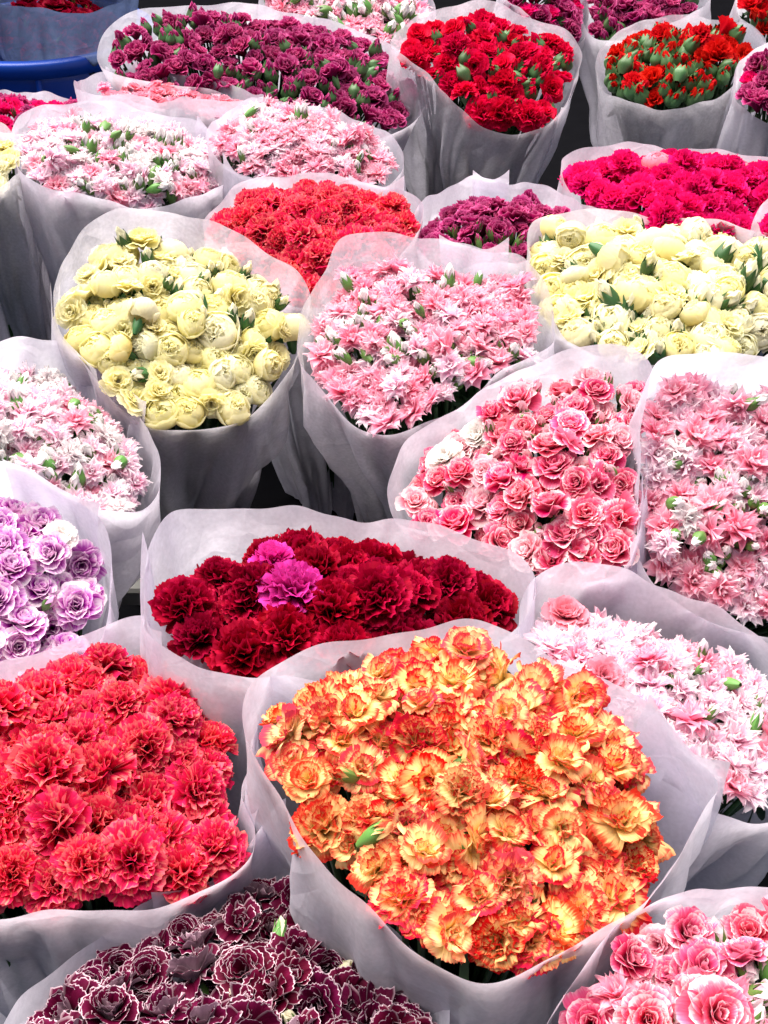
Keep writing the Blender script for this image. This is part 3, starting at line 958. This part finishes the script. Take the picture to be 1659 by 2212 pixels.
bouquet('white and pale pink star pinks with green buds at the left edge', 'starpale', 0.50,
        [(-250, 860), (-150, 772), (0, 738), (85, 738), (180, 752), (250, 828), (310, 908), (342, 1000), (332, 1070), (272, 1112), (170, 1100), (60, 1065), (-100, 1030), (-220, 990)],
        88, 'star', depth=0.025, gv=0.02, dome=0.035, bud=0.14, budmat='starwhite', budfat=0.3, budscale=0.6, alt=(('starpink', None, 0.15), ('starwhite', None, 0.25)), seam=0.3, seed=23, side=0.35, group=PINKS, pack=0.40)
bouquet('coral red carnations with peach tips in the middle of the picture', 'coral', 0.50,
        [(440, 480), (490, 422), (540, 392), (640, 383), (760, 388), (850, 408), (908, 435), (900, 500), (860, 560), (760, 640), (690, 655), (600, 640), (500, 560)],
        88, 'carnation', depth=0.012, gv=0.008, dome=0.035, bud=0.0, seam=0.3, seed=24)
bouquet('dark plum carnations in the small sleeve behind the pink star pinks', 'plum', 0.50,
        [(893, 490), (930, 432), (1030, 383), (1130, 400), (1210, 420), (1255, 460), (1215, 525), (1130, 562), (1000, 575), (920, 550)],
        66, 'mini', depth=0.022, gv=0.02, dome=0.035, bud=0.10, green=M_GREEN, alt=((None, 'soft', 0.35),), seam=0.2, seed=25)
bouquet('hot pink carnations in the sleeve above the right yellow bouquet', 'hotpink', 0.52,
        [(1218, 345), (1260, 322), (1340, 320), (1450, 318), (1590, 326), (1680, 350), (1710, 420), (1680, 488), (1550, 515), (1400, 495), (1285, 445), (1228, 395)],
        80, 'carnation', depth=0.012, gv=0.010, dome=0.03, bud=0.0, odd=((1418, 352, 'softpink', 'ball', 70, 'soft pink carnation head'), (1600, 358, 'softpink', 'ball', 60, 'soft pink carnation head')), seam=0.4, seed=26)
bouquet('white and pink star pinks with green buds in the upper left sleeve', 'starpale', 0.50,
        [(28, 275), (60, 240), (120, 224), (220, 227), (310, 240), (420, 262), (515, 330), (535, 372), (480, 398), (400, 430), (290, 438), (150, 416), (55, 382), (30, 320)],
        62, 'star', depth=0.016, gv=0.012, dome=0.03, bud=0.12, budmat='starwhite', budfat=0.28, budscale=0.62, alt=(('starpink', None, 0.25), ('starwhite', None, 0.2)), seam=0.35, seed=27, side=0.35, group=PINKS, pack=0.40)
bouquet('bright pink star pinks heaped behind the coral carnations', 'starpink', 0.50,
        [(450, 290), (540, 218), (650, 222), (760, 258), (862, 318), (855, 380), (790, 412), (640, 405), (540, 380), (480, 340)],
        66, 'star', depth=0.010, gv=0.006, dome=0.045, bud=0.04, budmat='starwhite', alt=(('starpale', None, 0.3),), seam=0.8, seed=28, side=0.3, group=PINKS, pack=0.40)
bouquet('few soft pink heads sunk in a low cut sleeve', 'softpink', 0.51,
        [(163, 190), (195, 158), (290, 158), (400, 168), (490, 178), (562, 203), (545, 222), (420, 214), (280, 207), (195, 203)],
        46, 'soft', depth=0.028, gv=0.0, dome=0.02, bud=0.0, alt=(('starpink', 'star', 0.3),), seam=0.1, seed=29, margin=0.75, pack=0.6)
bouquet('dark plum carnations with green buds in the widest upper sleeve', 'plum', 0.50,
        [(214, 130), (232, 62), (300, 22), (420, 8), (540, 16), (650, 34), (760, 58), (855, 98), (912, 178), (918, 232), (860, 284), (790, 304), (670, 278), (570, 238), (490, 200), (390, 192), (265, 170)],
        58, 'mini', depth=0.012, gv=0.008, dome=0.035, bud=0.26, budmat='plum', green=M_BGREEN, budfat=0.34, budscale=0.66, alt=((None, 'rosette', 0.25),), seam=0.65, seed=30, budout=-0.1, side=0.2, tilt=(20, 10))
bouquet('cherry red carnations with blue green buds at the top centre', 'cherry', 0.51,
        [(848, 85), (930, 22), (1050, 8), (1150, 45), (1225, 68), (1256, 105), (1250, 145), (1220, 222), (1170, 278), (1095, 282), (1020, 252), (940, 175), (880, 132)],
        66, 'soft', depth=0.016, gv=0.012, dome=0.035, bud=0.2, budmat='cherry', green=M_BGREEN, budfat=0.34, budscale=0.62, alt=((None, 'carnation', 0.4),), seam=0.5, seed=32, thin=True, budout=-0.12, side=0.2)
bouquet('scarlet carnations half hidden among clusters of green buds', 'scarlet', 0.50,
        [(1289, 140), (1310, 88), (1400, 44), (1490, 40), (1590, 45), (1645, 80), (1635, 130), (1590, 175), (1540, 212), (1450, 228), (1370, 224), (1305, 195)],
        56, 'mini', depth=0.010, gv=0.008, dome=0.03, bud=0.6, budmat='scarlet', green=M_BGREEN, budfat=0.36, budscale=0.74, alt=((None, 'carnation', 0.35),), seam=0.4, seed=33, thin=True, budout=-0.2, side=0.2)
bouquet('magenta plum carnations cut off by the right edge near the top', 'plum', 0.52,
        [(1588, 200), (1600, 135), (1655, 95), (1760, 80), (1830, 140), (1800, 230), (1700, 262), (1620, 240)],
        58, 'mini', depth=0.012, gv=0.01, dome=0.03, bud=0.05, alt=(('hotpink', None, 0.25),), seam=0.6, seed=34)
bouquet('magenta carnations at the left edge below the blue tub', 'hotpink', 0.49,
        [(-130, 240), (-60, 208), (60, 203), (165, 214), (185, 240), (110, 275), (-20, 285), (-110, 270)],
        50, 'mini', depth=0.012, gv=0.0, dome=0.015, bud=0.02, alt=(('plum', None, 0.4),), seam=0.7, seed=35)
bouquet('pale yellow flowers in a tall grey sleeve cut off by the left edge', 'yellow', 0.52,
        [(-190, 320), (-90, 272), (0, 268), (36, 305), (44, 355), (15, 398), (-80, 420), (-180, 385)],
        60, 'soft', depth=0.010, gv=0.01, dome=0.02, bud=0.0, alt=(('cream', None, 0.3),), seam=0.7, seed=36, thin=True)
bouquet('pale pink star pinks with green buds at the top edge', 'starpink', 0.50,
        [(562, 20), (600, -60), (760, -90), (900, -50), (938, 15), (928, 85), (850, 112), (720, 85), (630, 55)],
        58, 'star', depth=0.012, gv=0.008, dome=0.03, bud=0.16, budmat='starwhite', budfat=0.28, budscale=0.68, alt=(('starpale', None, 0.4),), seam=0.7, seed=37, side=0.35, group=PINKS, pack=0.40)
bouquet('plum carnations at the top edge behind the cherry red ones', 'plum', 0.50,
        [(1085, -30), (1150, -85), (1240, -50), (1268, 20), (1264, 75), (1225, 92), (1150, 45)],
        54, 'mini', depth=0.010, gv=0.0, dome=0.025, bud=0.08, green=M_BGREEN, alt=(('hotpink', None, 0.2),), seam=0.3, seed=38)
bouquet('plum carnations and large green buds at the top edge above the scarlet ones', 'plum', 0.50,
        [(1266, 60), (1262, 0), (1330, -75), (1450, -75), (1530, -20), (1500, 30), (1420, 55), (1340, 82), (1285, 85)],
        56, 'mini', depth=0.010, gv=0.0, dome=0.025, bud=0.4, green=M_BGREEN, budfat=0.36, budscale=0.8, seam=0.3, seed=39)
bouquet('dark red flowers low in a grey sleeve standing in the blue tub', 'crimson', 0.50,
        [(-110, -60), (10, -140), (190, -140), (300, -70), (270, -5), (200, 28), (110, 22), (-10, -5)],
        56, 'soft', depth=0.14, gv=0.0, dome=0.02, bud=0.1, seam=0.3, seed=40, thin=M_SHADED)
bouquet('scarlet carnations in the top right corner', 'scarlet', 0.50,
        [(1590, 5), (1640, -50), (1740, -60), (1800, 0), (1780, 70), (1700, 90), (1630, 70)],
        54, 'mini', depth=0.008, gv=0.0, dome=0.03, bud=0.3, green=M_BGREEN, budfat=0.36, budscale=0.85, seam=0.5, seed=41)
bouquet('sleeve corner peeping in at the right edge beside the hot pink carnations', 'hotpink', 0.53,
        [(1637, 475), (1655, 438), (1720, 425), (1800, 450), (1820, 500), (1760, 535), (1680, 530)],
        60, 'carnation', depth=0.02, gv=0.0, dome=0.02, bud=0.0, seam=0.6, seed=42)

# ------------------------------------------------------------------ blue tub, shelf edge, plastic film
M_BLUE = plain_mat('blue_plastic', (0.006, 0.06, 0.42), 0.35, 0.5, 0.12, 12)
grey = [o for o in COL.objects if o.get('label', '').startswith('dark red flowers low')][0]
tr_ = 0.27
tx, ty = grey.location.x - 0.03, grey.location.y + 0.02
fy = ty - tr_
dd_ = ray(40, 140)
tz = float(CAMZ + dd_[2] * fy / dd_[1])


def lathe(name, prof, mat, parent, seg=96):
    g = Geo()
    a = np.linspace(0, 2 * math.pi, seg + 1)
    pr = np.array(prof)
    P = np.stack([pr[:, 0][:, None] * np.cos(a), pr[:, 0][:, None] * np.sin(a), np.broadcast_to(pr[:, 1][:, None], (len(pr), seg + 1))], -1)
    z0 = np.zeros(P.shape[:2])
    g.grid(P, z0, z0, 0.5)
    me = g.mesh(name)
    me.materials.append(mat)
    return link(name, me, parent)


tub = link('tub', None, None, Matrix.Translation((tx, ty, 0)))
tag(tub, 'round bright blue plastic tub at the top left holding a shade-darkened sleeve', 'tub')
lathe('tub_body', [(0.0, 0.01), (tr_ * 0.8, 0.01), (tr_ * 0.82, 0.02), (tr_ * 0.93, tz - 0.05), (tr_ * 0.93, tz - 0.012), (tr_ * 0.90, tz - 0.012), (tr_ * 0.78, 0.03), (0, 0.03)], M_BLUE, tub)
lathe('tub_rim', [(tr_ * 0.90, tz - 0.010), (tr_ * 0.91, tz), (tr_ * 0.99, tz), (tr_, tz - 0.006), (tr_, tz - 0.034), (tr_ * 0.985, tz - 0.034), (tr_ * 0.985, tz - 0.012), (tr_ * 0.94, tz - 0.011), (tr_ * 0.90, tz - 0.010)], M_BLUE, tub)
for k in range(12):
    a = k * math.pi / 6 + 0.2
    g = Geo()
    w_, h_, d_ = 0.006, tz * 0.55, 0.02
    P = np.array([[[x, y, z] for x, y in ((-w_, 0), (-w_, d_), (w_, d_), (w_, 0), (-w_, 0))] for z in (tz - 0.05 - 0.10, tz - 0.036)])
    g.grid(P, np.zeros((2, 5)), np.zeros((2, 5)), 0.5)
    me = g.mesh('rib')
    me.materials.append(M_BLUE)
    link('rib', me, tub, Matrix.Rotation(a, 4, 'Z') @ Matrix.Translation((0, tr_ * 0.915, 0)))

M_STEEL = plain_mat('grey_metal', (0.16, 0.16, 0.15), 0.45, 0.5, 0.3, 25)
p = at_z(285, 1262, 0.16)
bm_v = []
me = bpy.data.meshes.new('shelf_board')
x0, x1, y0, y1, z0, z1 = p[0] - 0.10, p[0] + 0.06, p[1] - 0.012, p[1] + 0.05, 0.135, 0.16
pr = [(y0, z0), (y0, z1 - 0.004), (y0 + 0.004, z1), (y1, z1), (y1, z0)]
vs = [(x, y, z) for x in (x0, x1) for y, z in pr]
fs = [(i, (i + 1) % 5, (i + 1) % 5 + 5, i + 5) for i in range(5)] + [(4, 3, 2, 1, 0), (5, 6, 7, 8, 9)]
me.from_pydata(vs, [], fs)
me.materials.append(M_STEEL)
sh = link('shelf_rail', me)
tag(sh, 'short grey metal rail in the dark gap beside the crimson bouquet', 'rail')
for xx in (x0 + 0.01, x1 - 0.01):
    me = bpy.data.meshes.new('leg')
    q_ = [(xx - 0.008, p[1] + 0.01), (xx + 0.008, p[1] + 0.01), (xx + 0.008, p[1] + 0.026), (xx - 0.008, p[1] + 0.026)]
    me.from_pydata([(x, y, z) for z in (0.0, 0.1345) for x, y in q_], [], [(0, 1, 5, 4), (1, 2, 6, 5), (2, 3, 7, 6), (3, 0, 4, 7)])
    me.materials.append(M_STEEL)
    link('leg', me, sh)

# ------------------------------------------------------------------ black buckets the sleeves stand in, seen down in the gaps
M_BLACK = plain_mat('black_plastic', (0.006, 0.006, 0.007), 0.4, 0.4, 0.3, 18)
for key, what in (('pale yellow carnations filling', 'the pale yellow carnations at centre left'), ('pink star pinks in the middle', 'the pink star pinks in the middle'), ('cherry red', 'the cherry red carnations'),
                  ('scarlet carnations half', 'the scarlet carnations with green buds'), ('white and pale pink star pinks', 'the pale star pinks at the left edge'), ('hot pink carnations in', 'the hot pink carnations'),
                  ('dark plum carnations in the small', 'the small dark plum bouquet')):
    r_ = [o for o in COL.objects if o.get('label', '').startswith(key)][0]
    bk = link('bucket', None, None, Matrix.Translation((r_.location.x, r_.location.y, 0)))
    tag(bk, 'black plastic bucket in the dark gap under ' + what, 'bucket', 'black buckets under the bouquets')
    lathe('bucket_body', [(0.0, 0.002), (0.082, 0.002), (0.085, 0.006), (0.112, 0.215), (0.109, 0.215), (0.080, 0.008), (0, 0.006)], M_BLACK, bk, 48)
    lathe('bucket_rim', [(0.113, 0.205), (0.119, 0.205), (0.120, 0.218), (0.117, 0.222), (0.110, 0.222), (0.109, 0.217), (0.113, 0.217), (0.113, 0.205)], M_BLACK, bk, 48)


for r in INFO:
    print('INFO', r)
